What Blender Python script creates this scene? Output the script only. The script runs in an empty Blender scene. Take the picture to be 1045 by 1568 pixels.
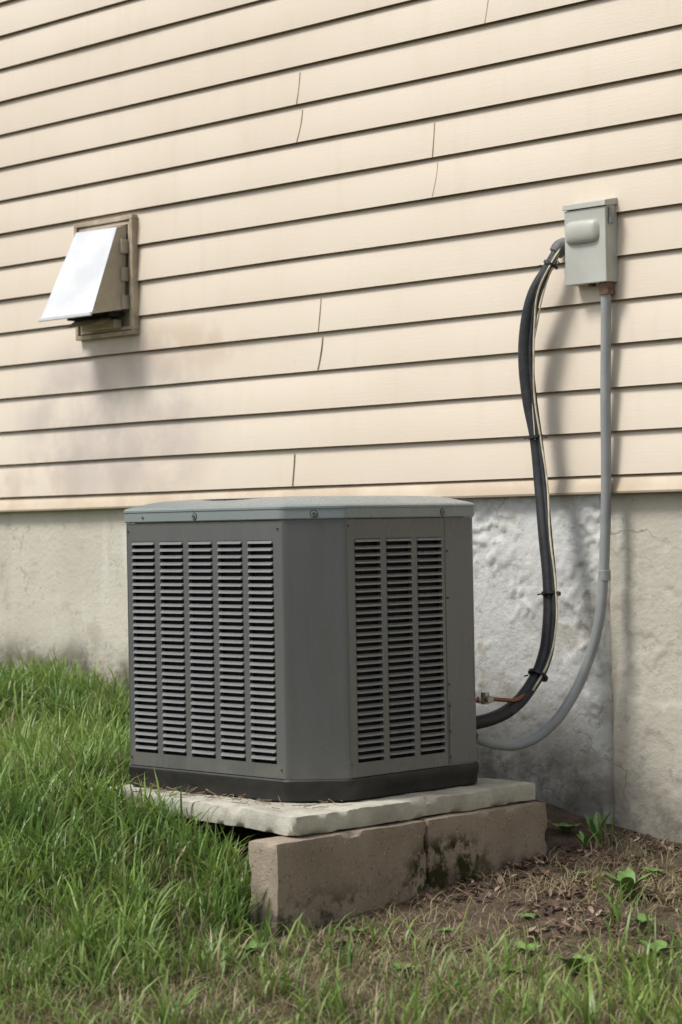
import bpy, math, random
import numpy as np
from mathutils import Matrix, Vector
from mathutils import noise as mn
random.seed(7); rng=np.random.default_rng(11)
R=math.radians
scene=bpy.context.scene
W=5.163   # wall plane y

# ---------------------------------------------------------------- helpers
def link(o,parent=None):
    scene.collection.objects.link(o)
    if parent: o.parent=parent
    return o
def empty(name):
    e=bpy.data.objects.new(name,None); e.empty_display_size=.1
    return link(e)
class MB:
    def __init__(s): s.v=[];s.f=[];s.m=[]
    def add(s,vs,fs,m=0):
        o=len(s.v); s.v+= [tuple(p) for p in vs]
        for f in fs: s.f.append(tuple(i+o for i in f)); s.m.append(m)
    def box(s,x0,x1,y0,y1,z0,z1,m=0):
        s.add([(x0,y0,z0),(x1,y0,z0),(x1,y1,z0),(x0,y1,z0),(x0,y0,z1),(x1,y0,z1),(x1,y1,z1),(x0,y1,z1)],
              [(0,3,2,1),(4,5,6,7),(0,1,5,4),(1,2,6,5),(2,3,7,6),(3,0,4,7)],m)
    def cyl(s,c,axis,r,h,n=16,m=0,r2=None):
        a=Vector(axis).normalized(); u=a.orthogonal().normalized(); w=a.cross(u); c=Vector(c)
        r2=r if r2 is None else r2
        vs=[];
        for k,(rr,hh) in enumerate(((r,0),(r2,h))):
            for i in range(n):
                t=2*math.pi*i/n; vs.append(c+a*hh+(u*math.cos(t)+w*math.sin(t))*rr)
        fs=[(i,(i+1)%n,n+(i+1)%n,n+i) for i in range(n)]+[tuple(range(n-1,-1,-1)),tuple(range(n,2*n))]
        s.add(vs,fs,m)
    def obj(s,name,mats,parent=None,smooth=None,bevel=None,seg=2):
        me=bpy.data.meshes.new(name); me.from_pydata(s.v,[],s.f)
        for m in mats: me.materials.append(m)
        me.polygons.foreach_set('material_index',s.m)
        if smooth is not None:
            me.polygons.foreach_set('use_smooth',[True]*len(s.f)); me.set_sharp_from_angle(angle=R(smooth))
        me.update()
        o=bpy.data.objects.new(name,me); link(o,parent)
        if bevel:
            b=o.modifiers.new('b','BEVEL'); b.width=bevel; b.segments=seg; b.limit_method='ANGLE'; b.angle_limit=R(40)
        return o
def tube(name,pts,r,mat,parent=None,radii=None,res=10):
    cu=bpy.data.curves.new(name,'CURVE'); cu.dimensions='3D'; cu.bevel_depth=r; cu.bevel_resolution=5; cu.resolution_u=res; cu.use_fill_caps=True
    sp=cu.splines.new('BEZIER'); sp.bezier_points.add(len(pts)-1)
    for i,(bp,p) in enumerate(zip(sp.bezier_points,pts)):
        bp.co=p; bp.handle_left_type='AUTO'; bp.handle_right_type='AUTO'
        bp.radius=radii[i] if radii else 1
    cu.materials.append(mat)
    return link(bpy.data.objects.new(name,cu),parent)

def h2(ix,iy,seed):
    n=(ix.astype(np.int64)*374761393+iy.astype(np.int64)*668265263+seed*1442695041)&0xffffffff
    n=((n^(n>>13))*1274126177)&0xffffffff
    n=(n^(n>>16))&0xffffffff
    return n/4294967295.0
def vn(x,y,seed=0):
    x=np.asarray(x,float);y=np.asarray(y,float)
    ix=np.floor(x);iy=np.floor(y);fx=x-ix;fy=y-iy
    fx=fx*fx*(3-2*fx);fy=fy*fy*(3-2*fy)
    a=h2(ix,iy,seed);b=h2(ix+1,iy,seed);c=h2(ix,iy+1,seed);d=h2(ix+1,iy+1,seed)
    return (a*(1-fx)+b*fx)*(1-fy)+(c*(1-fx)+d*fx)*fy
def fbm(x,y,seed=0,o=4):
    s=0;a=.5;t=0
    for k in range(o):
        s=s+a*vn(x*2**k+k*17.3,y*2**k-k*9.1,seed+k);t+=a;a*=.5
    return s/t
def sstep(a,b,x):
    t=np.clip((x-a)/(b-a),0,1); return t*t*(3-2*t)

# ---------------------------------------------------------------- materials
def newmat(name):
    m=bpy.data.materials.new(name); m.use_nodes=True
    nt=m.node_tree; b=nt.nodes['Principled BSDF']; return m,nt,b
def N(nt,t,**k):
    n=nt.nodes.new(t)
    for a,v in k.items(): setattr(n,a,v)
    return n
def noise(nt,vec,scale,detail=4,rough=.55,dist=0):
    n=N(nt,'ShaderNodeTexNoise'); n.inputs['Scale'].default_value=scale; n.inputs['Detail'].default_value=detail
    n.inputs['Roughness'].default_value=rough; n.inputs['Distortion'].default_value=dist
    nt.links.new(vec,n.inputs['Vector']); return n.outputs['Fac']
def ramp(nt,fac,a,b,c0=0.0,c1=1.0):
    n=N(nt,'ShaderNodeMapRange'); n.interpolation_type='SMOOTHSTEP'
    nt.links.new(fac,n.inputs['Value']); n.inputs['From Min'].default_value=a; n.inputs['From Max'].default_value=b
    n.inputs['To Min'].default_value=c0; n.inputs['To Max'].default_value=c1
    return n.outputs['Result']
def mix(nt,fac,a,b):
    n=N(nt,'ShaderNodeMix',data_type='RGBA')
    if isinstance(fac,(int,float)): n.inputs[0].default_value=fac
    else: nt.links.new(fac,n.inputs[0])
    for i,v in ((6,a),(7,b)):
        if isinstance(v,tuple): n.inputs[i].default_value=(*v,1)
        else: nt.links.new(v,n.inputs[i])
    return n.outputs[2]
def mul(nt,a,b):
    n=N(nt,'ShaderNodeMath',operation='MULTIPLY')
    for i,v in ((0,a),(1,b)):
        if isinstance(v,(int,float)): n.inputs[i].default_value=v
        else: nt.links.new(v,n.inputs[i])
    return n.outputs[0]
def bump(nt,b,h,strength,dist):
    n=N(nt,'ShaderNodeBump'); n.inputs['Strength'].default_value=strength; n.inputs['Distance'].default_value=dist
    nt.links.new(h,n.inputs['Height']); nt.links.new(n.outputs[0],b.inputs['Normal'])
def pos(nt,scale=None):
    g=N(nt,'ShaderNodeNewGeometry')
    if scale is None: return g.outputs['Position']
    m=N(nt,'ShaderNodeVectorMath',operation='MULTIPLY'); nt.links.new(g.outputs['Position'],m.inputs[0]); m.inputs[1].default_value=scale
    return m.outputs[0]
def simple(name,c1,c2,rough=.5,scale=8,bs=None,bd=.001,metal=0,lo=.35,hi=.65,bstr=.5,spec=.5):
    m,nt,b=newmat(name); p=pos(nt)
    f=ramp(nt,noise(nt,p,scale,6),lo,hi)
    nt.links.new(mix(nt,f,c1,c2),b.inputs['Base Color']); b.inputs['Roughness'].default_value=rough; b.inputs['Metallic'].default_value=metal
    b.inputs['Specular IOR Level'].default_value=spec
    if bs: bump(nt,b,noise(nt,p,bs,5),bstr,bd)
    return m
def blob(nt,c,r):
    g=pos(nt); s=N(nt,'ShaderNodeVectorMath',operation='SUBTRACT'); nt.links.new(g,s.inputs[0]); s.inputs[1].default_value=c
    d=N(nt,'ShaderNodeVectorMath',operation='DIVIDE'); nt.links.new(s.outputs[0],d.inputs[0]); d.inputs[1].default_value=r
    gr=N(nt,'ShaderNodeTexGradient',gradient_type='SPHERICAL'); nt.links.new(d.outputs[0],gr.inputs[0]); return gr.outputs['Fac']

def siding_mat():
    m,nt,b=newmat('vinyl_siding'); p=pos(nt)
    col=mix(nt,ramp(nt,noise(nt,p,.9,3),.3,.7),(.665,.575,.455),(.715,.63,.51))
    st=noise(nt,pos(nt,(6,1,.9)),3,5)
    col=mix(nt,ramp(nt,st,.5,.8,0,.3),col,(.60,.50,.37))
    s1=mul(nt,ramp(nt,blob(nt,(-6.32,5.15,1.42),(.72,1,.40)),.02,.5),ramp(nt,noise(nt,p,5,6),.36,.62,.2,1))
    col=mix(nt,mul(nt,s1,.62),col,(.43,.37,.35))
    s2=mul(nt,ramp(nt,blob(nt,(-6.0,5.15,1.64),(.55,1,.14)),.05,.6),ramp(nt,noise(nt,p,9,6),.35,.6))
    col=mix(nt,mul(nt,s2,.45),col,(.50,.38,.26))
    s3=mul(nt,ramp(nt,blob(nt,(-6.6,5.15,1.2),(1.1,1,.16)),.05,.6),ramp(nt,noise(nt,p,6,6),.42,.62))
    col=mix(nt,mul(nt,s3,.4),col,(.45,.36,.28))
    sp=ramp(nt,noise(nt,p,60,3,.7),.70,.76)
    col=mix(nt,mul(nt,sp,.35),col,(.38,.30,.20))
    nt.links.new(col,b.inputs['Base Color']); b.inputs['Roughness'].default_value=.42; b.inputs['Specular IOR Level'].default_value=.45
    bump(nt,b,noise(nt,pos(nt,(5,5,120)),2.2,5,.6,1.0),.4,.0014)
    return m
M_sid=siding_mat()
M_lip=simple('siding_lap_shadow_line',(.16,.10,.06),(.26,.17,.10),.9,14)  # grime brown on lap undersides and lips, painting in the lap shadow line
M_joint=simple('siding_joint',(.22,.15,.09),(.42,.30,.19),.9,20)
M_trim=simple('siding_starter_trim',(.62,.52,.39),(.52,.42,.30),.6,6)

def foundation_mat():
    m,nt,b=newmat('stucco_foundation'); p=pos(nt)
    a=N(nt,'ShaderNodeAttribute',attribute_name='dirt')
    r=N(nt,'ShaderNodeAttribute',attribute_name='rgh')
    z=N(nt,'ShaderNodeSeparateXYZ'); nt.links.new(p,z.inputs[0])
    col=mix(nt,ramp(nt,noise(nt,p,2.2,5),.3,.7),(.61,.575,.48),(.53,.495,.41))
    grey=mix(nt,ramp(nt,noise(nt,p,3.5,5),.3,.7),(.68,.68,.65),(.56,.565,.54))
    grey=mix(nt,ramp(nt,noise(nt,p,8,7,.7),.50,.62,0,.6),grey,(.44,.405,.33))
    col=mix(nt,r.outputs['Fac'],col,grey)
    col=mix(nt,ramp(nt,noise(nt,p,5,7,.7),.54,.66,0,.5),col,(.42,.37,.28))
    col=mix(nt,ramp(nt,noise(nt,pos(nt,(9,1,1.6)),1.5,5),.56,.72,0,.4),col,(.71,.69,.63))
    cr=ramp(nt,noise(nt,p,28,6,.7),.58,.66,0,.45); col=mix(nt,cr,col,(.32,.28,.22))
    vo=N(nt,'ShaderNodeTexVoronoi',feature='DISTANCE_TO_EDGE'); vo.inputs['Scale'].default_value=2.6
    dn=N(nt,'ShaderNodeTexNoise'); dn.inputs['Scale'].default_value=6; dn.inputs['Detail'].default_value=6; nt.links.new(p,dn.inputs['Vector'])
    ad=N(nt,'ShaderNodeVectorMath',operation='MULTIPLY_ADD'); nt.links.new(dn.outputs['Color'],ad.inputs[0]); ad.inputs[1].default_value=(.35,.35,.35); nt.links.new(p,ad.inputs[2])
    nt.links.new(ad.outputs[0],vo.inputs['Vector'])
    ck=mul(nt,ramp(nt,vo.outputs['Distance'],.010,.003),ramp(nt,noise(nt,p,2.5,3),.5,.6,0,.6)); col=mix(nt,ck,col,(.20,.17,.13))
    lowz=mul(nt,ramp(nt,z.outputs['Z'],.55,.2),ramp(nt,noise(nt,p,4,6),.35,.65,.15,.7)); col=mix(nt,lowz,col,(.40,.345,.28))
    d=mul(nt,a.outputs['Fac'],ramp(nt,noise(nt,p,7,8,.7),.32,.58,.15,1))
    col=mix(nt,d,col,(.15,.13,.105))
    nt.links.new(col,b.inputs['Base Color']); b.inputs['Roughness'].default_value=.9; b.inputs['Specular IOR Level'].default_value=.2
    bump(nt,b,noise(nt,p,60,7,.7),.9,.004)
    return m
M_found=foundation_mat()
M_conc=simple('pad_concrete',(.52,.50,.42),(.37,.35,.29),.9,9,90,.003,spec=.2,bstr=.8)
def block_mat():
    m,nt,b=newmat('block_concrete'); p=pos(nt)
    col=mix(nt,ramp(nt,noise(nt,p,5,6),.3,.7),(.36,.295,.225),(.275,.222,.168))
    col=mix(nt,ramp(nt,noise(nt,p,150,3),.6,.7),col,(.46,.41,.34))
    col=mix(nt,ramp(nt,noise(nt,p,110,3),.62,.68,0,.7),col,(.12,.10,.08))
    z=N(nt,'ShaderNodeSeparateXYZ'); nt.links.new(p,z.inputs[0])
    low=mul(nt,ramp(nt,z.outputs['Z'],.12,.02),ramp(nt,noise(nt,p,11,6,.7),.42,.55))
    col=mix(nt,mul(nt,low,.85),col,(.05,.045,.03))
    moss=mul(nt,ramp(nt,blob(nt,(-4.04,4.42,.08),(.3,.22,.12)),.05,.5),ramp(nt,noise(nt,p,22,6,.7),.42,.56))
    col=mix(nt,moss,col,(.035,.038,.012))
    nt.links.new(col,b.inputs['Base Color']); b.inputs['Roughness'].default_value=.95; b.inputs['Specular IOR Level'].default_value=.15
    bump(nt,b,noise(nt,p,140,6,.75),1,.004); return m
M_block=block_mat()
def paint(name,c1,c2,rough):
    m,nt,b=newmat(name); p=pos(nt)
    col=mix(nt,ramp(nt,noise(nt,pos(nt,(1,1,.35)),4,4),.35,.7),c1,c2)
    sp=ramp(nt,noise(nt,p,220,2),.70,.75,0,.3); col=mix(nt,sp,col,(.24,.23,.20))
    z=N(nt,'ShaderNodeSeparateXYZ'); nt.links.new(p,z.inputs[0])
    low=mul(nt,ramp(nt,z.outputs['Z'],.45,.33),ramp(nt,noise(nt,p,9,6,.7),.4,.65,0,.4)); col=mix(nt,low,col,(.18,.165,.14))
    nt.links.new(col,b.inputs['Base Color'])
    nt.links.new(ramp(nt,noise(nt,pos(nt,(8,8,1.5)),2,5),.3,.7,rough-.05,rough+.10),b.inputs['Roughness'])
    b.inputs['Specular IOR Level'].default_value=.8
    bump(nt,b,noise(nt,pos(nt,(1,1,.4)),9,2),.12,.004); return m
M_unit=paint('painted_steel_grey',(.098,.100,.098),(.106,.107,.103),.25)
M_cap=paint('cap_painted_steel',(.20,.235,.235),(.23,.255,.252),.28)
M_slat=paint('louver_steel',(.16,.165,.16),(.18,.182,.176),.3)
M_dark=simple('unit_interior',(.005,.005,.005),(.010,.010,.009),.9,30)
M_base=simple('base_pan_black',(.010,.010,.010),(.022,.02,.017),.5,20,120,.001)
M_screw=simple('screw_metal',(.10,.10,.10),(.2,.2,.19),.35,50,metal=.8)
M_black=simple('line_insulation_foam',(.010,.011,.013),(.022,.023,.026),.5,40,90,.0015)
M_cream=simple('wire_cream',(.65,.58,.42),(.45,.38,.25),.5,30)
M_tie=simple('cable_tie_black',(.006,.006,.006),(.012,.012,.012),.4,30)
M_conduit=simple('pvc_conduit_grey',(.24,.25,.25),(.30,.31,.30),.38,9,120,.0005)
M_box=simple('weathered_box_grey',(.50,.505,.45),(.43,.435,.385),.45,7,150,.0005)
M_rust=simple('rusty_fitting',(.12,.06,.04),(.22,.14,.10),.6,60,metal=.4)
M_copper=simple('copper',(.28,.12,.07),(.20,.10,.06),.4,60,metal=.8)
M_valve=simple('valve_metal',(.5,.48,.42),(.35,.33,.28),.35,50,metal=.7)
M_hoodw=simple('vent_hood_enamel',(.70,.72,.74),(.60,.615,.63),.32,7)
M_hoodb=simple('vent_beige_plastic',(.48,.42,.32),(.37,.32,.24),.5,9)
M_hooddirt=simple('vent_frame_weathered',(.50,.42,.31),(.33,.26,.18),.6,14)

# ---------------------------------------------------------------- ground shape
def ground_z(X,Y):
    X=np.asarray(X,float);Y=np.asarray(Y,float)
    a=-4.04-X
    z=.03+np.where(a>0,.42*np.tanh(a*.16/.42),.35*np.tanh(a*.1/.35))
    b=np.clip(Y,-1e3,5.3)-4.35
    z=z+np.where(b>0,.09*b,.2*np.tanh(b*.07/.2))
    z=z+.10*np.exp(-((X+4.85)/.70)**2-((Y-4.05)/.5)**2)*sstep(-4.12,-4.30,X)
    near=np.exp(-((X+4)**2+(Y-4)**2)/60)
    z=z+(fbm(X*2.2,Y*2.2,3)-.5)*.05*near+(fbm(X*14,Y*14,8,2)-.5)*.014*near
    return z
def padfront(X): return 3.886+.115*np.clip((-4.062-X)/.93,0,1)
def dirt_mask(X,Y):
    n=(fbm(X*4,Y*4,21,3)-.5)*.5
    d1=-3.22-X; d2=Y-3.76-.25*np.maximum(0,X+3.95); d3=X+4.35
    D=sstep(-.16,.18,np.minimum(np.minimum(d1,d2),d3)+n)
    under=sstep(-.03,.05,np.minimum(np.minimum(X+5.08,-4.06-X),Y-padfront(X)-.04))
    behind=sstep(0,.05,np.minimum(X+5.15,Y-4.75))*sstep(-3.3,-3.6,X)
    return np.clip(np.maximum(np.maximum(D,under),behind),0,1)
def thatch(X,Y):
    t=np.exp(-(((X+3.38)/.45)**2+((Y-3.66)/.36)**2))
    return np.clip(t+.6*sstep(-4.25,-3.7,X)*sstep(.40,.60,fbm(X*3,Y*3,201,3)),0,1)

def grad_axis(lo,hi,step,far):
    fine=np.arange(lo,hi+1e-6,step); out=[]; d=step; x=lo
    while x>-far: d*=1.35; x-=d; out.append(x)
    left=out[::-1]; out=[]; d=step; x=hi
    while x<far: d*=1.35; x+=d; out.append(x)
    return np.concatenate([left,fine,out])
xs=grad_axis(-9,-1.8,.035,300); ys=grad_axis(1.6,5.3,.035,300)
GX,GY=np.meshgrid(xs,ys); GZ=ground_z(GX,GY)
nx,ny=len(xs),len(ys)
co=np.stack([GX,GY,GZ],-1).reshape(-1,3)
idx=np.arange(nx*ny).reshape(ny,nx)
quads=np.stack([idx[:-1,:-1],idx[:-1,1:],idx[1:,1:],idx[1:,:-1]],-1).reshape(-1,4)
def np_mesh(name,co,loops,starts,totals,mats,attrs=None,smooth=False,mi=None):
    me=bpy.data.meshes.new(name)
    me.vertices.add(len(co)); me.vertices.foreach_set('co',np.ascontiguousarray(co,np.float32).ravel())
    me.loops.add(len(loops)); me.loops.foreach_set('vertex_index',np.ascontiguousarray(loops,np.int32))
    me.polygons.add(len(starts)); me.polygons.foreach_set('loop_start',np.ascontiguousarray(starts,np.int32))
    try: me.polygons.foreach_set('loop_total',np.ascontiguousarray(totals,np.int32))
    except Exception: pass
    for m in mats: me.materials.append(m)
    if mi is not None: me.polygons.foreach_set('material_index',np.ascontiguousarray(mi,np.int32))
    me.update(calc_edges=True)
    if smooth: me.polygons.foreach_set('use_smooth',np.ones(len(starts),bool))
    if attrs:
        for k,v in attrs.items():
            if v.ndim==1:
                a=me.attributes.new(k,'FLOAT','POINT'); a.data.foreach_set('value',v.astype(np.float32))
            else:
                a=me.attributes.new(k,'FLOAT_COLOR','POINT'); a.data.foreach_set('color',v.astype(np.float32).ravel())
    me.validate()
    o=bpy.data.objects.new(name,me); return o
def ground_mat():
    m,nt,b=newmat('soil_and_turf'); p=pos(nt)
    a=N(nt,'ShaderNodeAttribute',attribute_name='dirt')
    soil=mix(nt,ramp(nt,noise(nt,p,18,8,.7),.35,.65),(.095,.066,.048),(.19,.145,.105))
    soil=mix(nt,ramp(nt,noise(nt,p,120,3),.62,.7),soil,(.30,.24,.18))
    turf=mix(nt,ramp(nt,noise(nt,p,12,8,.7),.35,.65),(.07,.08,.03),(.15,.13,.07))
    nt.links.new(mix(nt,a.outputs['Fac'],turf,soil),b.inputs['Base Color']); b.inputs['Roughness'].default_value=.95; b.inputs['Specular IOR Level'].default_value=.1
    bump(nt,b,noise(nt,p,45,8,.75),1,.02); return m
DM=np.clip(dirt_mask(GX,GY)+.8*thatch(GX,GY),0,1)
link(np_mesh('ground',co,quads.ravel(),np.arange(len(quads))*4,np.full(len(quads),4),[ground_mat()],{'dirt':DM.ravel()},True))

# ---------------------------------------------------------------- house
house=empty('house')
C=.127
sx=np.concatenate([np.arange(-14,-8,.4),np.arange(-8,-3,.09),np.arange(-3,3.01,.4)])
mb=MB()
courses=[(1.085,.054)]+[(1.139+C*i,C) for i in range(0,24)]
for k,(z0,c) in enumerate(courses):
    prof=[(.007,z0+.005),(-.011,z0),(-.0125,z0+.0018),(-.0115,z0+.012),(-.0030,z0+c-.018),(.0045,z0+c+.003)]
    if k==0: prof=[(.012,z0),(-.016,z0),(-.018,z0+.006),(-.014,z0+.02),(-.006,z0+c-.010),(.0045,z0+c+.003)]
    o=len(mb.v); n=len(prof)
    for x in sx:
        wz=(vn(np.array(x*1.3),np.array(k*3.7),5)-.5)*.0022+(vn(np.array(x*.35),np.array(k*.31),15)-.5)*.004
        wy=(vn(np.array(x*1.1),np.array(k*5.1),9)-.5)*.004
        for j,(y,z) in enumerate(prof):
            mb.v.append((float(x),W+y+(float(wy) if 0<j<5 else 0),z+float(wz)))
    for i in range(len(sx)-1):
        for j in range(n-1):
            a=o+i*n+j
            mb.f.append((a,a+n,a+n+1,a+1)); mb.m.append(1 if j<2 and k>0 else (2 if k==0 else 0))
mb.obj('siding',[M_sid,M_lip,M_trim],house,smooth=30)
mb=MB()
def joint(X,n,curve):
    z0=1.139+C*n
    N_=8
    for i in range(N_):
        f0=i/N_;f1=(i+1)/N_
        def P(f):
            y=W-.0135+.0095*f-.0008; z=z0+.003+(C-.02)*f; x=X+curve*math.sin(f*math.pi*.5)
            return x,y,z
        a=P(f0);b=P(f1); w=.0016
        mb.add([(a[0]-w,a[1],a[2]),(a[0]+w,a[1]+.0,a[2]),(b[0]+w,b[1],b[2]),(b[0]-w,b[1],b[2]),
                (a[0]-w,a[1]+.006,a[2]),(a[0]+w,a[1]+.006,a[2]),(b[0]+w,b[1]+.006,b[2]),(b[0]-w,b[1]+.006,b[2])],
               [(0,1,2,3),(0,3,7,4),(1,5,6,2)],0)
for X,n,c in [(-5.328,9,.022),(-5.325,10,.010),(-4.72,7,.018),(-4.716,8,.003),(-4.488,11,.012),(-4.482,12,.012),
              (-5.247,3,.016),(-5.241,4,.006),(-5.378,0,.004),(-7.4,2,.01),(-7.4,5,.01),(-3.2,4,.01),(-3.3,9,.01)]:
    joint(X,n,c)
mb.obj('siding_joints',[M_joint],house)
mb=MB(); mb.box(-14,3,W+.03,W+.2,1.0,4.3,0); mb.obj('wall_core',[M_trim],house)
fx=np.concatenate([np.arange(-14,-8,.2),np.arange(-8,-5.4,.02),np.arange(-5.4,-3,.0075),np.arange(-3,3.01,.2)]); fz=np.arange(-.4,1.105,.0085)
FX,FZ=np.meshgrid(fx,fz)
rg=sstep(-5.3,-4.9,FX)*(1-sstep(-4.095,-4.085,FX))
rr=fbm(FX*9,FZ*9,31,5); wx=FX+.05*fbm(FX*12,FZ*12,71,3); wz=FZ+.05*fbm(FX*12,FZ*12,73,3)
rid=1-np.abs(2*fbm(wx*19,wz*16,41,4)-1)
patch=sstep(.40,.60,fbm(FX*4,FZ*4,77,4))
d=.0015*fbm(FX*30,FZ*30,51,3)+.006*(fbm(FX*2,FZ*2,61,3)-.5)
d=d+rg*((.15+.85*patch)*.0065*sstep(.76,.93,rid)+.006*(rr-.5)+.003*sstep(.51,.55,fbm(wx*11,wz*10,91,5)))
d=d+(1-rg)*sstep(-4.2,-4.0,FX)*.003*sstep(.5,.56,fbm(wx*9,wz*9,88,5))
d=d+np.where(FX<-4.09,.010,0)
d=d-.02*np.exp(-((FX+4.085+.02*(fbm(FZ*8,FZ*0,12)-.5))/.007)**2)*sstep(.95,.8,FZ)
d=d-.006*np.exp(-((FX+7.0+.02*(fbm(FZ*5,FZ*0,19)-.5))/.012)**2)
FY=W+.03-d
gz=ground_z(FX,np.full_like(FX,W))
hgt=FZ-gz
dirt=np.clip(sstep(.24,.06,hgt+.14*(fbm(FX*4,FX*0,14)-.5))*np.where(FX<-5,1,.75),0,1)
co=np.stack([FX,FY,FZ],-1).reshape(-1,3); nxx=len(fx); idx=np.arange(FX.size).reshape(FX.shape)
q=np.stack([idx[:-1,:-1],idx[:-1,1:],idx[1:,1:],idx[1:,:-1]],-1).reshape(-1,4)
o=np_mesh('foundation_wall',co,q.ravel(),np.arange(len(q))*4,np.full(len(q),4),[M_found],{'dirt':dirt.ravel(),'rgh':rg.ravel()},True)
link(o,house)

# ---------------------------------------------------------------- pad and blocks
def rough_box(name,x0,x1,y0,y1,z0,z1,mat,step=.02,amp=.003,rad=.008,seed=1,warp=None):
    v={};vl=[];fl=[]
    def grid(a0,a1): n=max(1,int(round((a1-a0)/step))); return [a0+(a1-a0)*i/n for i in range(n+1)]
    gx,gy,gz_=grid(x0,x1),grid(y0,y1),grid(z0,z1)
    def vid(p):
        k=tuple(round(c,5) for c in p)
        if k not in v:
            v[k]=len(vl)
            q=Vector((min(max(p[0],x0+rad),x1-rad),min(max(p[1],y0+rad),y1-rad),min(max(p[2],z0+rad),z1-rad)))
            dd=Vector(p)-q
            if dd.length>1e-9: q=q+dd.normalized()*rad
            s=mn.noise_vector(q*9+Vector((seed*3,0,0)))*amp+mn.noise_vector(q*45+Vector((0,seed,0)))*amp*.5
            e=sum(1 for c,l,h in ((p[0],x0,x1),(p[1],y0,y1),(p[2],z0,z1)) if min(c-l,h-c)<1e-4)
            if e>=2:
                ch=max(0,mn.noise(q*22+Vector((7,seed,1)))-.1)*.022
                s-=dd.normalized()*ch
            r=q+s
            if warp: r=warp(r)
            vl.append(tuple(r))
        return v[k]
    def face(A,B,f):
        for i in range(len(A)-1):
            for j in range(len(B)-1):
                fl.append([vid(f(A[i],B[j])),vid(f(A[i+1],B[j])),vid(f(A[i+1],B[j+1])),vid(f(A[i],B[j+1]))])
    face(gx,gy,lambda a,b:(a,b,z1)); face(gy,gx,lambda a,b:(b,a,z0))
    face(gx,gz_,lambda a,b:(a,y0,b)); face(gz_,gx,lambda a,b:(b,y1,a))
    face(gy,gz_,lambda a,b:(x1,a,b)); face(gz_,gy,lambda a,b:(x0,b,a))
    me=bpy.data.meshes.new(name); me.from_pydata(vl,[],fl); me.materials.append(mat)
    me.polygons.foreach_set('use_smooth',[True]*len(fl)); me.set_sharp_from_angle(angle=R(50)); me.update()
    return link(bpy.data.objects.new(name,me))
def pw(r):   # pad is not square: its front edge runs slightly askew
    a=(-4.068-r.x)/.99; b=(4.83-r.y)/.944
    return Vector((r.x+.075*a*b,r.y+.125*a*b,r.z))
rough_box('concrete_pad',-5.06,-4.068,3.886,4.83,.220,.272,M_conc,.015,.004,.008,2,pw)
b=rough_box('concrete_block',-4.150,-4.043,3.795,4.345,-.12,.216,M_block,.014,.003,.006,5)
b=rough_box('concrete_block',-4.145,-4.040,4.348,4.84,-.12,.217,M_block,.014,.003,.006,9)

# ---------------------------------------------------------------- condenser unit
ac=empty('air_conditioner_condenser_unit')
X0,X1,Y0,Y1,CH=-5.048,-4.163,4.061,4.804,.12
ZB,ZP,ZT=.274,.334,1.024
def louver_panel(mb,o,e,n,L,cols,zb,zt,z0=.374,z1=.970,rows=31):
    o=Vector((*o,0));e=Vector((*e,0));n=Vector((*n,0))
    def P(s,d,z): q=o+e*s+n*d; return (q.x,q.y,z)
    ss=[0]+[c for ab in cols for c in ab]+[L]; zz=[zb,z0,z1,zt]
    vs=[P(s,0,z) for z in zz for s in ss]; k=len(ss); fs=[]
    for j in range(3):
        for i in range(k-1):
            if j==1 and i%2==1: continue
            fs.append((j*k+i,j*k+i+1,(j+1)*k+i+1,(j+1)*k+i))
    mb.add(vs,fs,0)
    mb.add([P(0,0,zb),P(0,-.02,zb),P(0,-.02,zt),P(0,0,zt)],[(0,1,2,3)],0)
    mb.add([P(L,0,zb),P(L,-.02,zb),P(L,-.02,zt),P(L,0,zt)],[(3,2,1,0)],0)
    p=(z1-z0)/rows
    for a,b in cols:
        for s in (a,b): mb.add([P(s,0,z0),P(s,-.012,z0),P(s,-.012,z1),P(s,0,z1)],[(0,1,2,3)],0)
        for i in range(rows):
            zt_=z1-i*p-.0; h=p*.46
            aa=a-.0; bb=b
            r=.004
            vs=[P(aa,-.003,zt_),P(bb,-.003,zt_),P(bb-r*.5,.0035,zt_-h*.55),P(aa+r*.5,.0035,zt_-h*.55),
                P(aa+r,.0055,zt_-h),P(bb-r,.0055,zt_-h),P(bb-r,-.002,zt_-h+.0022),P(aa+r,-.002,zt_-h+.0022),
                P(aa,-.001,zt_-h),P(bb,-.001,zt_-h)]
            mb.add(vs,[(0,3,2,1),(3,4,5,2),(4,7,6,5),(0,8,4,3),(1,2,5,9)],1)
mb=MB()
colsF=[(.022+.1215*i,.121+.1215*i) for i in range(5)]
louver_panel(mb,(X0+CH+.002,Y0),(1,0),(0,-1),.639,colsF,ZP+.002,ZT-.002)
colsR=[(.026+.1215*i,.125+.1215*i) for i in range(3)]
louver_panel(mb,(X1,Y0+CH+.004),(0,1),(1,0),.380,colsR,ZP+.002,ZT-.002)
louver_panel(mb,(X0,Y1-CH-.002),(0,-1),(-1,0),.497,[(.024+.121*i,.12+.121*i) for i in range(4)],ZP+.002,ZT-.002)
louver_panel(mb,(X1-CH-.002,Y1),(-1,0),(0,1),.639,colsF,ZP+.002,ZT-.002)
mb.obj('louvered_panels',[M_unit,M_slat],ac)
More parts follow.
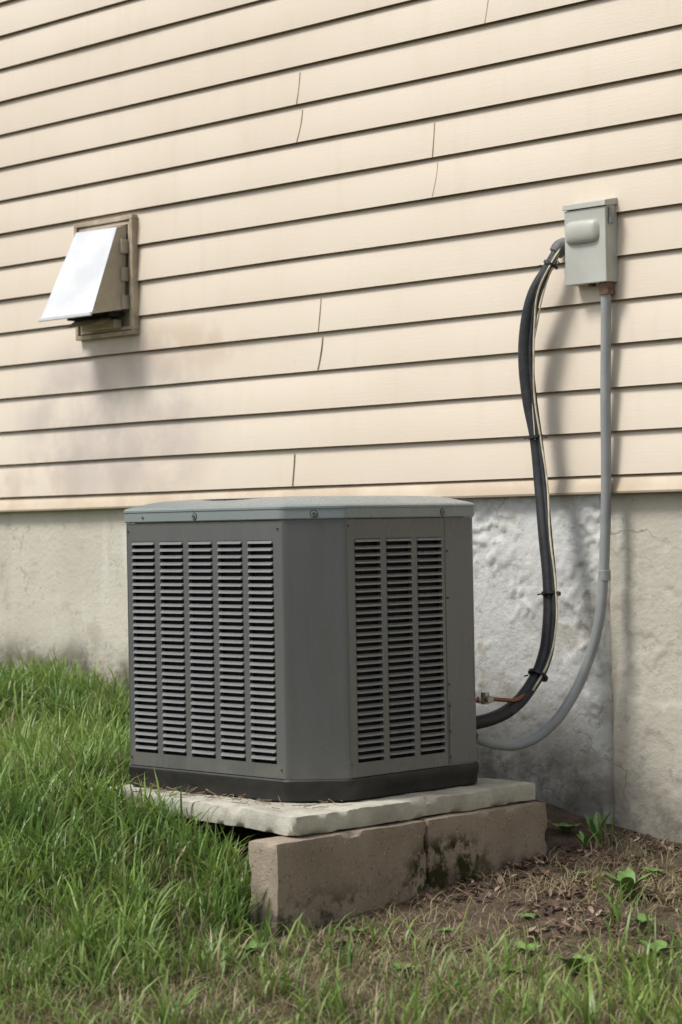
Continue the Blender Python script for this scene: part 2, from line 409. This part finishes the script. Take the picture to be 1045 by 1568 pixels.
def post(mb,p1,d1,p2,d2,lip1,lip2,t=.0015,r=.018):
    p1=Vector(p1);p2=Vector(p2);d1=Vector(d1);d2=Vector(d2); c=(p2-p1).normalized()
    pts=[]
    def arc(P,a,b,ra,rb):
        A=P-a*ra;B=P+b*rb
        for i in range(9):
            k=i/8; pts.append(A*(1-k)**2+P*2*k*(1-k)+B*k*k)
    if lip1>r: pts.append(p1+d1*lip1)
    arc(p1,-d1,c,min(r,max(lip1,.004)) if lip1<r else r,r)
    arc(p2,c,d2,r,min(r,max(lip2,.004)) if lip2<r else r)
    if lip2>r: pts.append(p2+d2*lip2)
    mid=(p1+p2)/2; cen=Vector(((X0+X1)/2,(Y0+Y1)/2)); nrm=Vector((c.y,-c.x)); 
    if nrm.dot(mid-cen)<0: nrm=-nrm
    pts=[q+nrm*t for q in pts]
    vs=[(q.x,q.y,ZP+.001) for q in pts]+[(q.x,q.y,ZT-.001) for q in pts]; n=len(pts)
    mb.add(vs,[(i,i+1,n+i+1,n+i) for i in range(n-1)],0)
    for q in (pts[0],pts[-1]):
        w=q-nrm*.012; mb.add([(q.x,q.y,ZP+.001),(w.x,w.y,ZP+.001),(w.x,w.y,ZT-.001),(q.x,q.y,ZT-.001)],[(0,1,2,3)],0)
mb=MB()
V=Vector
post(mb,(X1-CH,Y0),(-1,0),(X1,Y0+CH),(0,1),.002,.002)
post(mb,(X1,Y1-CH),(0,-1),(X1-CH,Y1),(-1,0),.116,.002,t=.001)
post(mb,(X0+CH,Y0),(1,0),(X0,Y0+CH),(0,1),.002,.002)
post(mb,(X0+CH,Y1),(1,0),(X0,Y1-CH),(0,-1),.002,.002)
mb.obj('corner_panels',[M_unit],ac,smooth=25)
def octa(off=0,ch=CH,r=.014,seg=4):
    x0,x1,y0,y1=X0-off,X1+off,Y0-off,Y1+off; c=ch+off*.586
    P=[(x0+c,y0),(x1-c,y0),(x1,y0+c),(x1,y1-c),(x1-c,y1),(x0+c,y1),(x0,y1-c),(x0,y0+c)]
    out=[]
    for i in range(8):
        p=V(P[i]);a=(V(P[i-1])-p).normalized();b=(V(P[(i+1)%8])-p).normalized()
        A=p+a*r;B=p+b*r
        for k in range(seg+1):
            t=k/seg; out.append(A*(1-t)**2+p*2*t*(1-t)+B*t*t)
    return out
def rings(mb,rs,cap_top=False,cap_bot=False,m=0):
    n=len(rs[0]); o=[]
    vs=[p for r in rs for p in r]
    fs=[(j*n+i,j*n+(i+1)%n,(j+1)*n+(i+1)%n,(j+1)*n+i) for j in range(len(rs)-1) for i in range(n)]
    if cap_top: fs.append(tuple(range((len(rs)-1)*n,len(rs)*n)))
    if cap_bot: fs.append(tuple(range(n-1,-1,-1)))
    mb.add(vs,fs,m)
def O(off,z,r=.014): return [(p.x,p.y,z) for p in octa(off,r=r)]
mb=MB(); rings(mb,[O(-.022,ZP),O(-.022,ZT)],True,True); mb.obj('coil_core',[M_dark],ac)
mb=MB(); rings(mb,[O(-.006,ZB),O(.001,ZB+.004),O(.003,ZB+.030),O(.006,ZB+.034),O(.006,ZP-.004),O(.002,ZP),O(-.02,ZP)],False,True)
mb.obj('base_pan',[M_base],ac,smooth=40)
mb=MB()
cx,cy=(X0+X1)/2,(Y0+Y1)/2
def circ(r,z):
    return [(cx+r*math.cos(math.atan2(p.y-cy,p.x-cx)),cy+r*math.sin(math.atan2(p.y-cy,p.x-cx)),z) for p in octa(0)]
rings(mb,[O(-.02,ZT+.001),O(.003,ZT),O(.006,ZT+.003),O(.006,ZT+.027),O(.008,ZT+.029),O(.008,ZT+.034),O(.003,ZT+.039),O(-.004,ZT+.041),O(-.012,ZT+.043),O(-.06,ZT+.054),O(-.10,ZT+.060),circ(.30,ZT+.064),circ(.285,ZT+.062),circ(.28,ZT+.02)])
rings(mb,[circ(.28,ZT+.02),circ(.01,ZT+.0)],True,m=1)
mb.obj('top_cover',[M_cap,M_dark],ac,smooth=32)
for i in range(14):
    r=.285-i*.018
    pts=[(cx+r*math.cos(a),cy+r*math.sin(a),ZT+.060+.003*(i/14)) for a in np.linspace(0,2*math.pi,25)[:-1]]
    cu=bpy.data.curves.new('guard_ring','CURVE'); cu.dimensions='3D'; cu.bevel_depth=.0018; cu.bevel_resolution=1; cu.resolution_u=3
    sp=cu.splines.new('BEZIER'); sp.bezier_points.add(len(pts)-1); sp.use_cyclic_u=True
    for bp,p in zip(sp.bezier_points,pts): bp.co=p; bp.handle_left_type='AUTO'; bp.handle_right_type='AUTO'
    cu.materials.append(M_tie); link(bpy.data.objects.new('guard_ring_%d'%(i+1),cu),ac)
mb=MB()
for i in range(8):
    a=i*math.pi/4; mb.cyl((cx,cy,ZT+.058),(math.cos(a),math.sin(a),0),.0022,.285,6,0)
mb.cyl((cx,cy,ZT+.03),(0,0,1),.05,.030,20,0)
mb.obj('guard_spokes',[M_tie],ac)
mb=MB()
def screw(p,n,r=.0085,rec=True):
    n=V(n).normalized(); p=V(p)
    if rec: mb.cyl(p-n*.001,n,r*1.25,.0015,20,1); mb.cyl(p+n*.0006,n,r,.0015,20,2)
    mb.cyl(p+n*.001,n,r*.6,.0035,6,0)
s=.7071
zc=ZT+.014
screw((-4.627,Y0-.006,zc),(0,-1,0)); screw(((X1-CH/2)+.0042,(Y0+CH/2)-.0042,zc),(s,-s,0),.0085); screw((X1+.006,4.555,zc),(1,0,0))
screw((X0+.2,Y0-.006,zc),(0,-1,0),.003)
for z in (.93,.80,.56,.50,.43,.36): screw((X1+.001,4.575,z),(1,0,0),.005,False)
for z in (.36,1.0):
    for xx in (-4.92,-4.30): screw((xx,Y0,z),(0,-1,0),.004,False)
for z in (.37,1.005): screw((X1-.0+.0,4.19,z),(1,0,0),.004,False)
mb.obj('screws',[M_screw,M_dark,M_cap],ac)
mb=MB(); mb.box(X1+.0012,X1+.0025,4.572,4.682,.340,.512,0); mb.obj('service_cover',[M_unit],ac,bevel=.0006,seg=1)

# ---------------------------------------------------------------- vent hood
vent=empty('exhaust_vent_hood')
mb=MB()
px0,px1,pz0,pz1=-6.50,-6.165,1.708,2.139
yb=W-.006
def ring_frame(x0,x1,z0,z1,w,y0,y1,m):
    mb.box(x0,x1,y0,y1,z1-w,z1,m); mb.box(x0,x1,y0,y1,z0,z0+w,m)
    mb.box(x0,x0+w,y0,y1,z0+w,z1-w,m); mb.box(x1-w,x1,y0,y1,z0+w,z1-w,m)
ring_frame(px0,px1,pz0,pz1,.016,W-.034,yb,0)
ring_frame(px0+.020,px1-.020,pz0+.020,pz1-.020,.012,W-.026,yb,2)
mb.box(px0+.033,px1-.033,W-.012,yb,pz0+.033,pz1-.033,1)
for z in (1.80,1.90,2.0): mb.box(px1-.042,px1-.026,W-.060,W-.028,z,z+.05,1)
mb.obj('mounting_frame',[M_hooddirt,M_hoodb,M_trim],vent,bevel=.002)
mb=MB()
tl=(-6.440,5.092,2.098);tr=(-6.205,5.092,2.093);br=(-6.200,4.966,1.775);bl=(-6.492,4.966,1.783)
tlb=(-6.440,5.137,2.104);trb=(-6.205,5.137,2.104);brb=(-6.200,5.12,1.80);blb=(-6.492,5.12,1.80)
mb.add([tl,tr,br,bl,tlb,trb,brb,blb],[(0,3,2,1),(0,1,5,4)],0)
mb.add([tl,tr,br,bl,tlb,trb,brb,blb],[(1,2,6,5),(4,7,3,0)],1)
o=mb.obj('hood_shell',[M_hoodw,M_hoodb],vent)
sm=o.modifiers.new('s','SOLIDIFY'); sm.thickness=.003; sm.offset=-1
mb=MB()
mb.box(-6.500,-6.196,4.957,4.9655,1.768,1.783,0)
mb.obj('drip_lip',[M_hoodw],vent,bevel=.003)
mb=MB()
mb.box(-6.46,-6.215,5.06,5.128,1.775,1.79,1)
mb.add([(-6.45,5.13,1.80),(-6.23,5.13,1.80),(-6.23,5.04,1.745),(-6.45,5.04,1.745)],[(0,1,2,3)],2)
mb.box(-6.42,-6.24,5.10,5.135,1.735,1.765,0)
o=mb.obj('damper_box',[M_hoodb,M_dark,M_hooddirt],vent)

# ---------------------------------------------------------------- electrical disconnect
disc=empty('electrical_disconnect_box')
mb=MB()
bx0,bx1,by0,by1,bz0,bz1=-4.150,-3.997,5.103,W-.004,1.700,1.925
mb.box(bx0+.003,bx1-.002,by0+.006,by1,bz0,bz1,0)
mb.obj('enclosure',[M_box],disc,bevel=.003)
mb=MB()
mb.box(bx0,bx1,by0-.004,by0+.005,bz0-.002,bz1-.008,0)
mb.obj('front_cover',[M_box],disc,bevel=.003,seg=3)
mb=MB()
mb.add([(bx0-.003,by0-.009,bz1-.007),(bx1+.003,by0-.009,bz1-.007),(bx1+.003,by1,bz1+.001),(bx0-.003,by1,bz1+.001),
        (bx0-.003,by0-.007,bz1+.010),(bx1+.003,by0-.007,bz1+.010),(bx1+.003,by1,bz1+.022),(bx0-.003,by1,bz1+.022)],
       [(0,3,2,1),(4,5,6,7),(0,1,5,4),(1,2,6,5),(2,3,7,6),(3,0,4,7)],0)
mb.obj('rain_lid',[M_box],disc,bevel=.002)
mb=MB()
n=14; hx0,hx1,hz=-4.146,-4.018,1.850
rows_=[]
for i in range(n+1):
    t=i/n; xx=hx0+(hx1-hx0)*t; e=(1-abs(2*t-1)**5)**.5
    row=[]
    for j in range(13):
        a=math.pi*j/12; row.append((xx,by0-.003-.019*math.sin(a)**.7*e,hz+.034*math.cos(a)*(.45+.55*e)))
    rows_.append(row)
vs=[p for r in rows_ for p in r]; fs=[(i*13+j,(i+1)*13+j,(i+1)*13+j+1,i*13+j+1) for i in range(n) for j in range(12)]
mb.add(vs,fs,0); mb.obj('pull_handle_cover',[M_box],disc,smooth=60)
mb=MB(); mb.box(bx1-.001,bx1+.008,by0+.010,by0+.026,1.868,1.885,0); mb.box(bx1-.0005,bx1+.004,by0+.012,by0+.022,1.885,1.915,0)
mb.obj('hasp',[M_conduit],disc,bevel=.0015)
mb=MB(); mb.cyl((-4.021,5.130,1.672),(0,0,1),.021,.030,8,0); mb.cyl((-4.021,5.130,1.664),(0,0,1),.024,.010,8,0); mb.cyl((-4.075,5.130,1.692),(0,0,1),.012,.009,8,0)
mb.obj('conduit_connector',[M_rust],disc)

cond=empty('electrical_conduit')
cp=[(-4.021,5.127,1.685),(-4.026,5.128,1.53),(-4.031,5.128,1.381),(-4.034,5.127,1.115),(-4.041,5.124,.93),(-4.045,5.120,.850),(-4.053,5.10,.698),(-4.075,5.07,.585),(-4.10,5.02,.484),(-4.13,4.96,.411),(-4.168,4.89,.371),(-4.196,4.82,.371),(-4.222,4.745,.395)]
tube('conduit',cp,.0155,M_conduit,cond)
mb=MB()
mb.cyl((-4.0425,5.122,.862),(0,-.01,-1),.0185,.03,16,0)
mb.obj('conduit_coupling',[M_conduit],cond,bevel=.001)

# ---------------------------------------------------------------- refrigerant line set
ls=empty('refrigerant_line_set')
P=[(-4.190,5.118,1.812),(-4.214,5.100,1.761),(-4.256,5.085,1.683),(-4.284,5.085,1.588),(-4.293,5.085,1.492),(-4.284,5.085,1.375),(-4.262,5.085,1.257),(-4.243,5.08,1.121),(-4.212,5.06,.966),(-4.183,5.04,.813),(-4.170,5.02,.700),(-4.167,4.99,.606),(-4.174,4.94,.534),(-4.187,4.87,.475),(-4.201,4.80,.448),(-4.222,4.735,.436)]
rad=[.7,.8,1.1,1.25,1.25,1.15,.95,1.0,1.05,1.0,1.05,1.1,1.0,1.05,1.0,1.0]
tube('insulated_suction_line',P,.0195,M_black,ls,rad)
off=[(.010,0),(.012,-.01),(.020,-.008),(.026,-.008),(.026,-.008),(.024,-.006),(.020,-.006),(.024,-.008),(.025,-.010),(.026,-.01),(.025,-.01),(.024,-.012),(.018,-.018),(.010,-.02)]
Q=[(p[0]+a,p[1]+b,p[2]-(.0 if i<11 else .006*(i-10))) for i,(p,(a,b)) in enumerate(zip(P,off))]
tube('small_line',Q,.0085,M_black,ls)
Wr=[(p[0]+a*1.5+.004*math.sin(i*2.1),p[1]+b-.008,p[2]-(.0 if i<11 else .006*(i-10))) for i,(p,(a,b)) in enumerate(zip(P,off))][:13]
tube('control_wire',Wr,.0030,M_cream,ls)
W2=[(-4.178,5.11,1.80),(-4.194,5.09,1.75),(-4.218,5.08,1.68),(-4.240,5.078,1.60),(-4.262,5.076,1.50),(-4.262,5.074,1.36),(-4.252,5.07,1.25)]
tube('control_wire_2',W2,.0022,M_cream,ls)
tube('wall_sleeve_elbow',[(-4.178,5.17,1.812),(-4.180,5.146,1.822),(-4.188,5.128,1.818),(-4.197,5.115,1.800)],.026,simple('sleeve_grey',(.10,.10,.10),(.18,.18,.175),.6,20,60,.003),ls,[1,1,.95,.85])
def tie(i,f=0.5,r=.031):
    a=V(P[i]);b=V(P[i+1]); c=a.lerp(b,f); d=(b-a).normalized()
    m2=MB(); c2=c+V((.008,-.002,0)); m2.cyl(c2-d*.004,d,r,.008,18,0); m2.obj('cable_tie',[M_tie],ls)
    tube('cable_tie_tail',[c2+V((.028,-.012,0)),c2+V((.042,-.02,.004)),c2+V((.050,-.02,-.004))],.0022,M_tie,ls)
    tube('cable_tie_tail',[c2+V((-.026,-.012,0)),c2+V((-.036,-.02,-.003))],.0022,M_tie,ls)
tie(0,.9,.024); tie(6,.0,.027); tie(9,.15,.029); tie(11,.6,.031)
tube('liquid_line_stub',[(-4.222,4.735,.500),(-4.200,4.775,.505),(-4.185,4.82,.50),(-4.172,4.87,.497),(-4.168,4.915,.515)],.006,M_copper,ls)
mb=MB(); mb.cyl((-4.203,4.770,.490),(0,0,1),.012,.034,8,0); mb.cyl((-4.198,4.770,.505),(1,-.4,0),.011,.026,6,0); mb.cyl((-4.215,4.752,.503),(.3,.9,0),.010,.05,8,0)
mb.obj('service_valve',[M_valve],ls)

# ---------------------------------------------------------------- grass
def in_view(X,Y,m=.19):
    Z=s*(Y-X); L=s*(X+Y); return (Z>4.2)&(np.abs(L/Z)<m)
def blades(n,xr,yr,mode):
    X=rng.uniform(*xr,n);Y=rng.uniform(*yr,n)
    iv=in_view(X,Y)
    D=dirt_mask(X,Y); th=thatch(X,Y)
    cl=fbm(X*3.2,Y*3.2,101,3); fine=vn(X*14,Y*14,111)
    right=sstep(-4.4,-3.8,X+.35*(fbm(X*2,Y*2,171,2)-.5))
    dens=(1-D)**2*(.22+1.15*sstep(.34,.60,cl))*(1-.75*th)*(.22+.95*sstep(.3,.65,fine))*(1-.50*right)
    dens=dens+.05*(D<.995)*(X>-4.0)*sstep(.45,.65,cl)
    if mode=='near': keep=iv&(rng.uniform(0,1,n)<dens*.95)
    elif mode=='long':
        keep=iv&(rng.uniform(0,1,n)<dens*sstep(.45,.68,vn(X*7,Y*7,131))*(1-.35*right))
    elif mode=='dry': keep=iv&(rng.uniform(0,1,n)<np.clip(.5*(1-D)+.9*th+.2*(X>-4.03),0,1))
    else: keep=(~iv)&(rng.uniform(0,1,n)<dens)
    keep&=(Y<W+.02)
    keep&=~((X>-5.07)&(X<-4.03)&(Y>padfront(X)-.005))&~((X>-4.17)&(X<-4.02)&(Y>3.77))
    X,Y,cl,th,right=X[keep],Y[keep],cl[keep],th[keep],right[keep]; n=len(X)
    h=rng.gamma(7,.0095,n)*(.5+.9*cl)*(1-.4*th)*(1-.25*right)
    w=rng.uniform(.0012,.0027,n); lean=rng.uniform(.1,1.0,n)
    dry=(rng.uniform(0,1,n)<.13+.3*th).astype(float)*rng.uniform(.5,1,n)
    if mode=='long': h=rng.uniform(.09,.21,n)*(1-.3*right); w=rng.uniform(.0020,.0042,n); lean=rng.uniform(.25,1.15,n); dry*=.3
    if mode=='dry': h=rng.uniform(.02,.08,n); w=rng.uniform(.0007,.0014,n); lean=rng.uniform(.6,1.7,n); dry=np.ones(n)*rng.uniform(.6,1,n)
    if mode=='far': h*=1.1; w*=2.2
    return X,Y,h,w,lean,dry,cl
parts=[blades(300000,(-8.6,-2.2),(2.2,W),'near'),blades(105000,(-8.6,-2.2),(2.2,W),'long'),blades(110000,(-8.6,-2.2),(2.2,W),'dry'),blades(35000,(-13,2),(-1,W),'far')]
def tuft(cx_,cy_,n,r,hh):
    X=rng.normal(cx_,r,n);Y=rng.normal(cy_,r,n)
    Y=np.where((Y>padfront(X)-.01)&(X>-5.06)&(X<-4.03),padfront(X)-.015-rng.uniform(0,.03,n),Y)
    Y=np.where((X>-4.17)&(X<-4.02)&(Y>3.77),3.765-rng.uniform(0,.03,n),Y)
    return X,Y,rng.uniform(hh*.5,hh,n),rng.uniform(.002,.0040,n),rng.uniform(.2,1.1,n),(rng.uniform(0,1,n)<.1)*1.,np.full(n,.5)
tf=[(-4.28,3.83,150,.04,.19),(-4.20,3.78,90,.03,.20),(-4.17,3.70,60,.03,.18),(-4.02,3.70,20,.03,.15),(-4.36,3.85,110,.04,.18),(-4.46,3.86,100,.05,.16),(-4.55,3.86,80,.05,.15),(-4.7,3.88,80,.05,.14),(-4.9,3.88,110,.06,.17),(-5.08,3.92,150,.06,.20),(-5.15,4.02,120,.05,.2),(-5.25,4.0,100,.07,.2),(-5.3,4.2,80,.06,.17),
    (-3.93,3.80,12,.03,.12),(-3.80,3.90,10,.025,.13),(-3.72,3.68,20,.03,.14),(-3.66,3.92,8,.03,.12),(-3.55,4.05,8,.02,.12),(-3.98,5.02,8,.015,.16),(-3.5,4.45,12,.03,.14),
    (-5.4,3.75,60,.06,.2),(-3.6,4.6,8,.03,.11),(-5.0,3.45,60,.06,.17),(-4.4,3.4,50,.06,.15),(-5.6,4.5,50,.07,.17),(-6.0,4.3,50,.07,.18),
    (-3.3,3.50,25,.04,.17),(-3.15,3.70,25,.04,.16),(-3.5,3.42,25,.04,.17),(-3.18,4.1,35,.05,.17),(-3.2,4.5,30,.04,.17),(-3.9,3.45,40,.05,.17),(-3.7,3.45,25,.03,.17),(-3.1,4.3,30,.04,.2)]
for i in range(90):
    x=rng.uniform(-7.2,-2.8); y=rng.uniform(2.8,5.0)
    if dirt_mask(x,y)>.15 : continue
    tf.append((x,y,int(rng.integers(10,32)),rng.uniform(.01,.035),rng.uniform(.12,.22)))
for t_ in tf: parts.append(tuft(*t_))
X,Y,h,w,lean,dry,cl=[np.concatenate([p[i] for p in parts]) for i in range(7)]
n=len(X); phi=rng.uniform(0,2*np.pi,n); Zg=ground_z(X,Y)-.004
ph2=phi+np.pi/2+rng.uniform(-.6,.6,n)
lv=[0,.35,.72,1.0]; wf=[.8,1.0,.7,0]
verts=np.zeros((n,7,3)); col=np.zeros((n,7,4)); tint=np.clip(rng.uniform(0,1,n)*.6+.9*(fbm(X*2.5,Y*2.5,151,3)-.3),0,1)
kk=0
for a,b in zip(lv,wf):
    dx=np.cos(phi)*lean*h*a**2*.9; dy=np.sin(phi)*lean*h*a**2*.9
    dz=h*(a-.38*np.minimum(lean,1.3)*a**2.2)
    px=X+dx;py=Y+dy;pz=Zg+np.maximum(dz,.002)
    py=np.minimum(py,W+.012)
    for sgn in ((-1,1) if b>0 else (0,)):
        verts[:,kk,0]=px+np.cos(ph2)*w*b*sgn; verts[:,kk,1]=py+np.sin(ph2)*w*b*sgn; verts[:,kk,2]=pz
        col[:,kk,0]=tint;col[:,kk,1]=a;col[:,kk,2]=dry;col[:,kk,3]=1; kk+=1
base=(np.arange(n)*7)[:,None]
pat=np.array([0,1,3,2, 2,3,5,4, 4,5,6]); loops=(base+pat).ravel()
st=((np.arange(n)*11)[:,None]+np.array([0,4,8])).ravel(); tt=np.tile([4,4,3],n)
def grass_mat():
    m,nt,b=newmat('grass_blades')
    a=N(nt,'ShaderNodeAttribute',attribute_name='gcol'); sp=N(nt,'ShaderNodeSeparateColor'); nt.links.new(a.outputs['Color'],sp.inputs[0])
    g=mix(nt,sp.outputs[0],(.10,.20,.045),(.32,.44,.095))
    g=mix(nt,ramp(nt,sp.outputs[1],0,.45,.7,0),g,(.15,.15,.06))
    g=mix(nt,sp.outputs[2],g,(.42,.34,.21))
    nt.links.new(g,b.inputs['Base Color']); b.inputs['Roughness'].default_value=.42; b.inputs['Specular IOR Level'].default_value=.45
    t=N(nt,'ShaderNodeBsdfTranslucent'); nt.links.new(g,t.inputs[0]); mx=N(nt,'ShaderNodeMixShader'); mx.inputs[0].default_value=.35
    nt.links.new(b.outputs[0],mx.inputs[1]); nt.links.new(t.outputs[0],mx.inputs[2]); nt.links.new(mx.outputs[0],nt.nodes['Material Output'].inputs[0])
    return m
M_grass=grass_mat()
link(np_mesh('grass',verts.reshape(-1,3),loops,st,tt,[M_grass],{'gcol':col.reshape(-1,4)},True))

# ---------------------------------------------------------------- leaf litter
def litter(n,xr,yr,prob,sz):
    X=rng.uniform(*xr,n);Y=rng.uniform(*yr,n); k=rng.uniform(0,1,n)<prob(X,Y)
    k&=(Y<W-.01)&~((X>-5.13)&(X<-4.03)&(Y>3.76)); X,Y=X[k],Y[k]; n=len(X)
    return X,Y,rng.uniform(*sz,n)
A=litter(6000,(-4.2,-3.0),(3.5,W),lambda X,Y:(dirt_mask(X,Y)*.9+.1)*sstep(.3,.65,vn(X*7,Y*7,301)),(.005,.018))
B=litter(1500,(-6,-2.6),(2.6,W),lambda X,Y:.25+0*X,(.006,.014))
X=np.concatenate([A[0],B[0]]);Y=np.concatenate([A[1],B[1]]);S=np.concatenate([A[2],B[2]]); n=len(X)
Z=ground_z(X,Y)+rng.uniform(.002,.014,n)
th_=rng.uniform(0,2*np.pi,n); ux=np.cos(th_);uy=np.sin(th_)
shape=[(-1,0,0),(-.4,.5,.25),(.35,.45,.2),(1,0,.1),(.35,-.45,.3),(-.4,-.5,.2)]
vv=np.zeros((n,6,3)); tilt=rng.uniform(-.6,.6,n); curl=rng.uniform(.2,1.2,n)
for k,(a,b,c) in enumerate(shape):
    vv[:,k,0]=X+S*(a*ux-b*uy*.9); vv[:,k,1]=Y+S*(a*uy+b*ux*.9); vv[:,k,2]=Z+S*(c*curl+a*tilt)
cc=np.ones((n,6,4)); r0=rng.uniform(0,1,n); cc[:,:,0]=r0[:,None]
lp=((np.arange(n)*6)[:,None]+np.array([0,1,2,3,0,3,4,5])).ravel(); st=((np.arange(n)*8)[:,None]+np.array([0,4])).ravel()
m,nt,b=newmat('dead_leaves'); a=N(nt,'ShaderNodeAttribute',attribute_name='gcol'); sp=N(nt,'ShaderNodeSeparateColor'); nt.links.new(a.outputs['Color'],sp.inputs[0])
cr=N(nt,'ShaderNodeValToRGB'); nt.links.new(sp.outputs[0],cr.inputs[0]); el=cr.color_ramp.elements
el[0].color=(.05,.028,.02,1); el[1].color=(.42,.33,.25,1); e=el.new(.6); e.color=(.15,.08,.06,1); e=el.new(.9); e.color=(.23,.15,.11,1)
nt.links.new(cr.outputs[0],b.inputs['Base Color']); b.inputs['Roughness'].default_value=.6
link(np_mesh('leaf_litter',vv.reshape(-1,3),lp,st,np.full(2*n,4),[m],{'gcol':cc.reshape(-1,4)}))

mb=MB()
for i in range(190):
    if i<75:
        x=random.uniform(-4.85,-4.1); y=random.uniform(3.97,4.05)+.03*(-4.1-x); z=.277
        if x>-4.35: y=random.uniform(3.95,4.0+ (x+4.35))
    else:
        x=random.uniform(-4.0,-3.2); y=random.uniform(3.6,4.9); z=float(ground_z(x,y))+.012
    a=random.uniform(0,6.28); l=random.uniform(.02,.07)
    mb.cyl((x,y,z),(math.cos(a),math.sin(a),random.uniform(-.02,.35)),random.uniform(.0006,.0015),l,4,0)
mb.obj('dry_twigs',[simple('straw',(.30,.22,.12),(.16,.10,.06),.8,30)])

M_weed=simple('weed_leaf',(.085,.18,.04),(.16,.28,.065),.45,30,120,.001)
def weed(x,y,nl,L,wd,up):
    mb=MB(); z=float(ground_z(x,y))
    for i in range(nl):
        a=i*2.4+random.uniform(-.4,.4); l=L*random.uniform(.7,1.1); d=V((math.cos(a),math.sin(a),0)); sd=V((-d.y,d.x,0))
        vs=[];K=6
        for k in range(K+1):
            t=k/K; ww=wd*math.sin(math.pi*min(1,t*.92+.06))**.8*l
            c=V((x,y,z))+d*(l*t*(1-.3*up))+V((0,0,l*(up*t+.35*t-.55*t*t)+.004))
            vs+= [c-sd*ww,c+V((0,0,-ww*.25)),c+sd*ww]
        fs=[]
        for k in range(K): fs+=[(k*3,k*3+1,k*3+4,k*3+3),(k*3+1,k*3+2,k*3+5,k*3+4)]
        mb.add(vs,fs,0)
    mb.obj('weed_plant',[M_weed],smooth=60)
for a in [(-4.12,5.02,7,.06,.22,.6),(-4.20,4.98,6,.05,.25,.5),(-3.62,4.66,8,.085,.20,.9),(-3.50,4.1,7,.07,.18,.5),(-3.70,4.35,5,.04,.25,.3),(-3.45,4.5,6,.06,.2,.6),
          (-3.98,4.93,6,.05,.12,1.0),(-3.60,3.78,7,.06,.18,.5),(-4.35,3.62,8,.07,.2,.7),(-3.42,3.95,6,.05,.22,.5),(-3.85,4.75,4,.03,.3,.3),
          (-3.3,4.05,8,.08,.2,.8),(-3.25,4.3,7,.07,.2,.7),(-3.1,3.55,8,.07,.22,.6),(-3.95,3.62,7,.06,.2,.7),(-4.02,5.03,5,.08,.12,1.2),
          (-3.93,3.95,6,.05,.22,.5),(-3.78,4.12,5,.035,.25,.4),(-3.72,4.9,6,.05,.24,.5)]: weed(*a)

# ---------------------------------------------------------------- light
world=bpy.data.worlds.new('World'); scene.world=world; world.use_nodes=True
nt=world.node_tree; bg=nt.nodes['Background']
EL,AZ=56,206
sky=nt.nodes.new('ShaderNodeTexSky'); sky.sky_type='NISHITA'; sky.sun_disc=False; sky.sun_elevation=R(EL); sky.sun_rotation=R(AZ); sky.dust_density=3; sky.air_density=1
hs=nt.nodes.new('ShaderNodeHueSaturation'); hs.inputs['Saturation'].default_value=.5
nt.links.new(sky.outputs[0],hs.inputs['Color']); nt.links.new(hs.outputs[0],bg.inputs[0]); bg.inputs[1].default_value=.15
L=bpy.data.lights.new('sun','SUN'); L.energy=3.05; L.angle=R(16); L.color=(1,.975,.94)
lo=link(bpy.data.objects.new('sun',L))
d=V((math.sin(R(AZ))*math.cos(R(EL)),math.cos(R(AZ))*math.cos(R(EL)),math.sin(R(EL))))
lo.rotation_euler=d.to_track_quat('Z','Y').to_euler()

# ---------------------------------------------------------------- camera
cam=bpy.data.cameras.new('camera'); cam.sensor_fit='HORIZONTAL'; cam.sensor_width=24; cam.lens=78.36; cam.clip_end=1000; cam.clip_start=.05
cam.dof.use_dof=True; cam.dof.focus_distance=6.4; cam.dof.aperture_fstop=4.5
co_=link(bpy.data.objects.new('camera',cam))
M=Matrix.Translation((0,0,1.0))@Matrix.Rotation(R(45),4,'Z')@Matrix.Rotation(R(90)+.00703,4,'X')@Matrix.Rotation(-.018,4,'Z')
co_.matrix_world=M
scene.camera=co_
scene.view_settings.view_transform='Standard'; scene.view_settings.look='None'; scene.view_settings.exposure=0
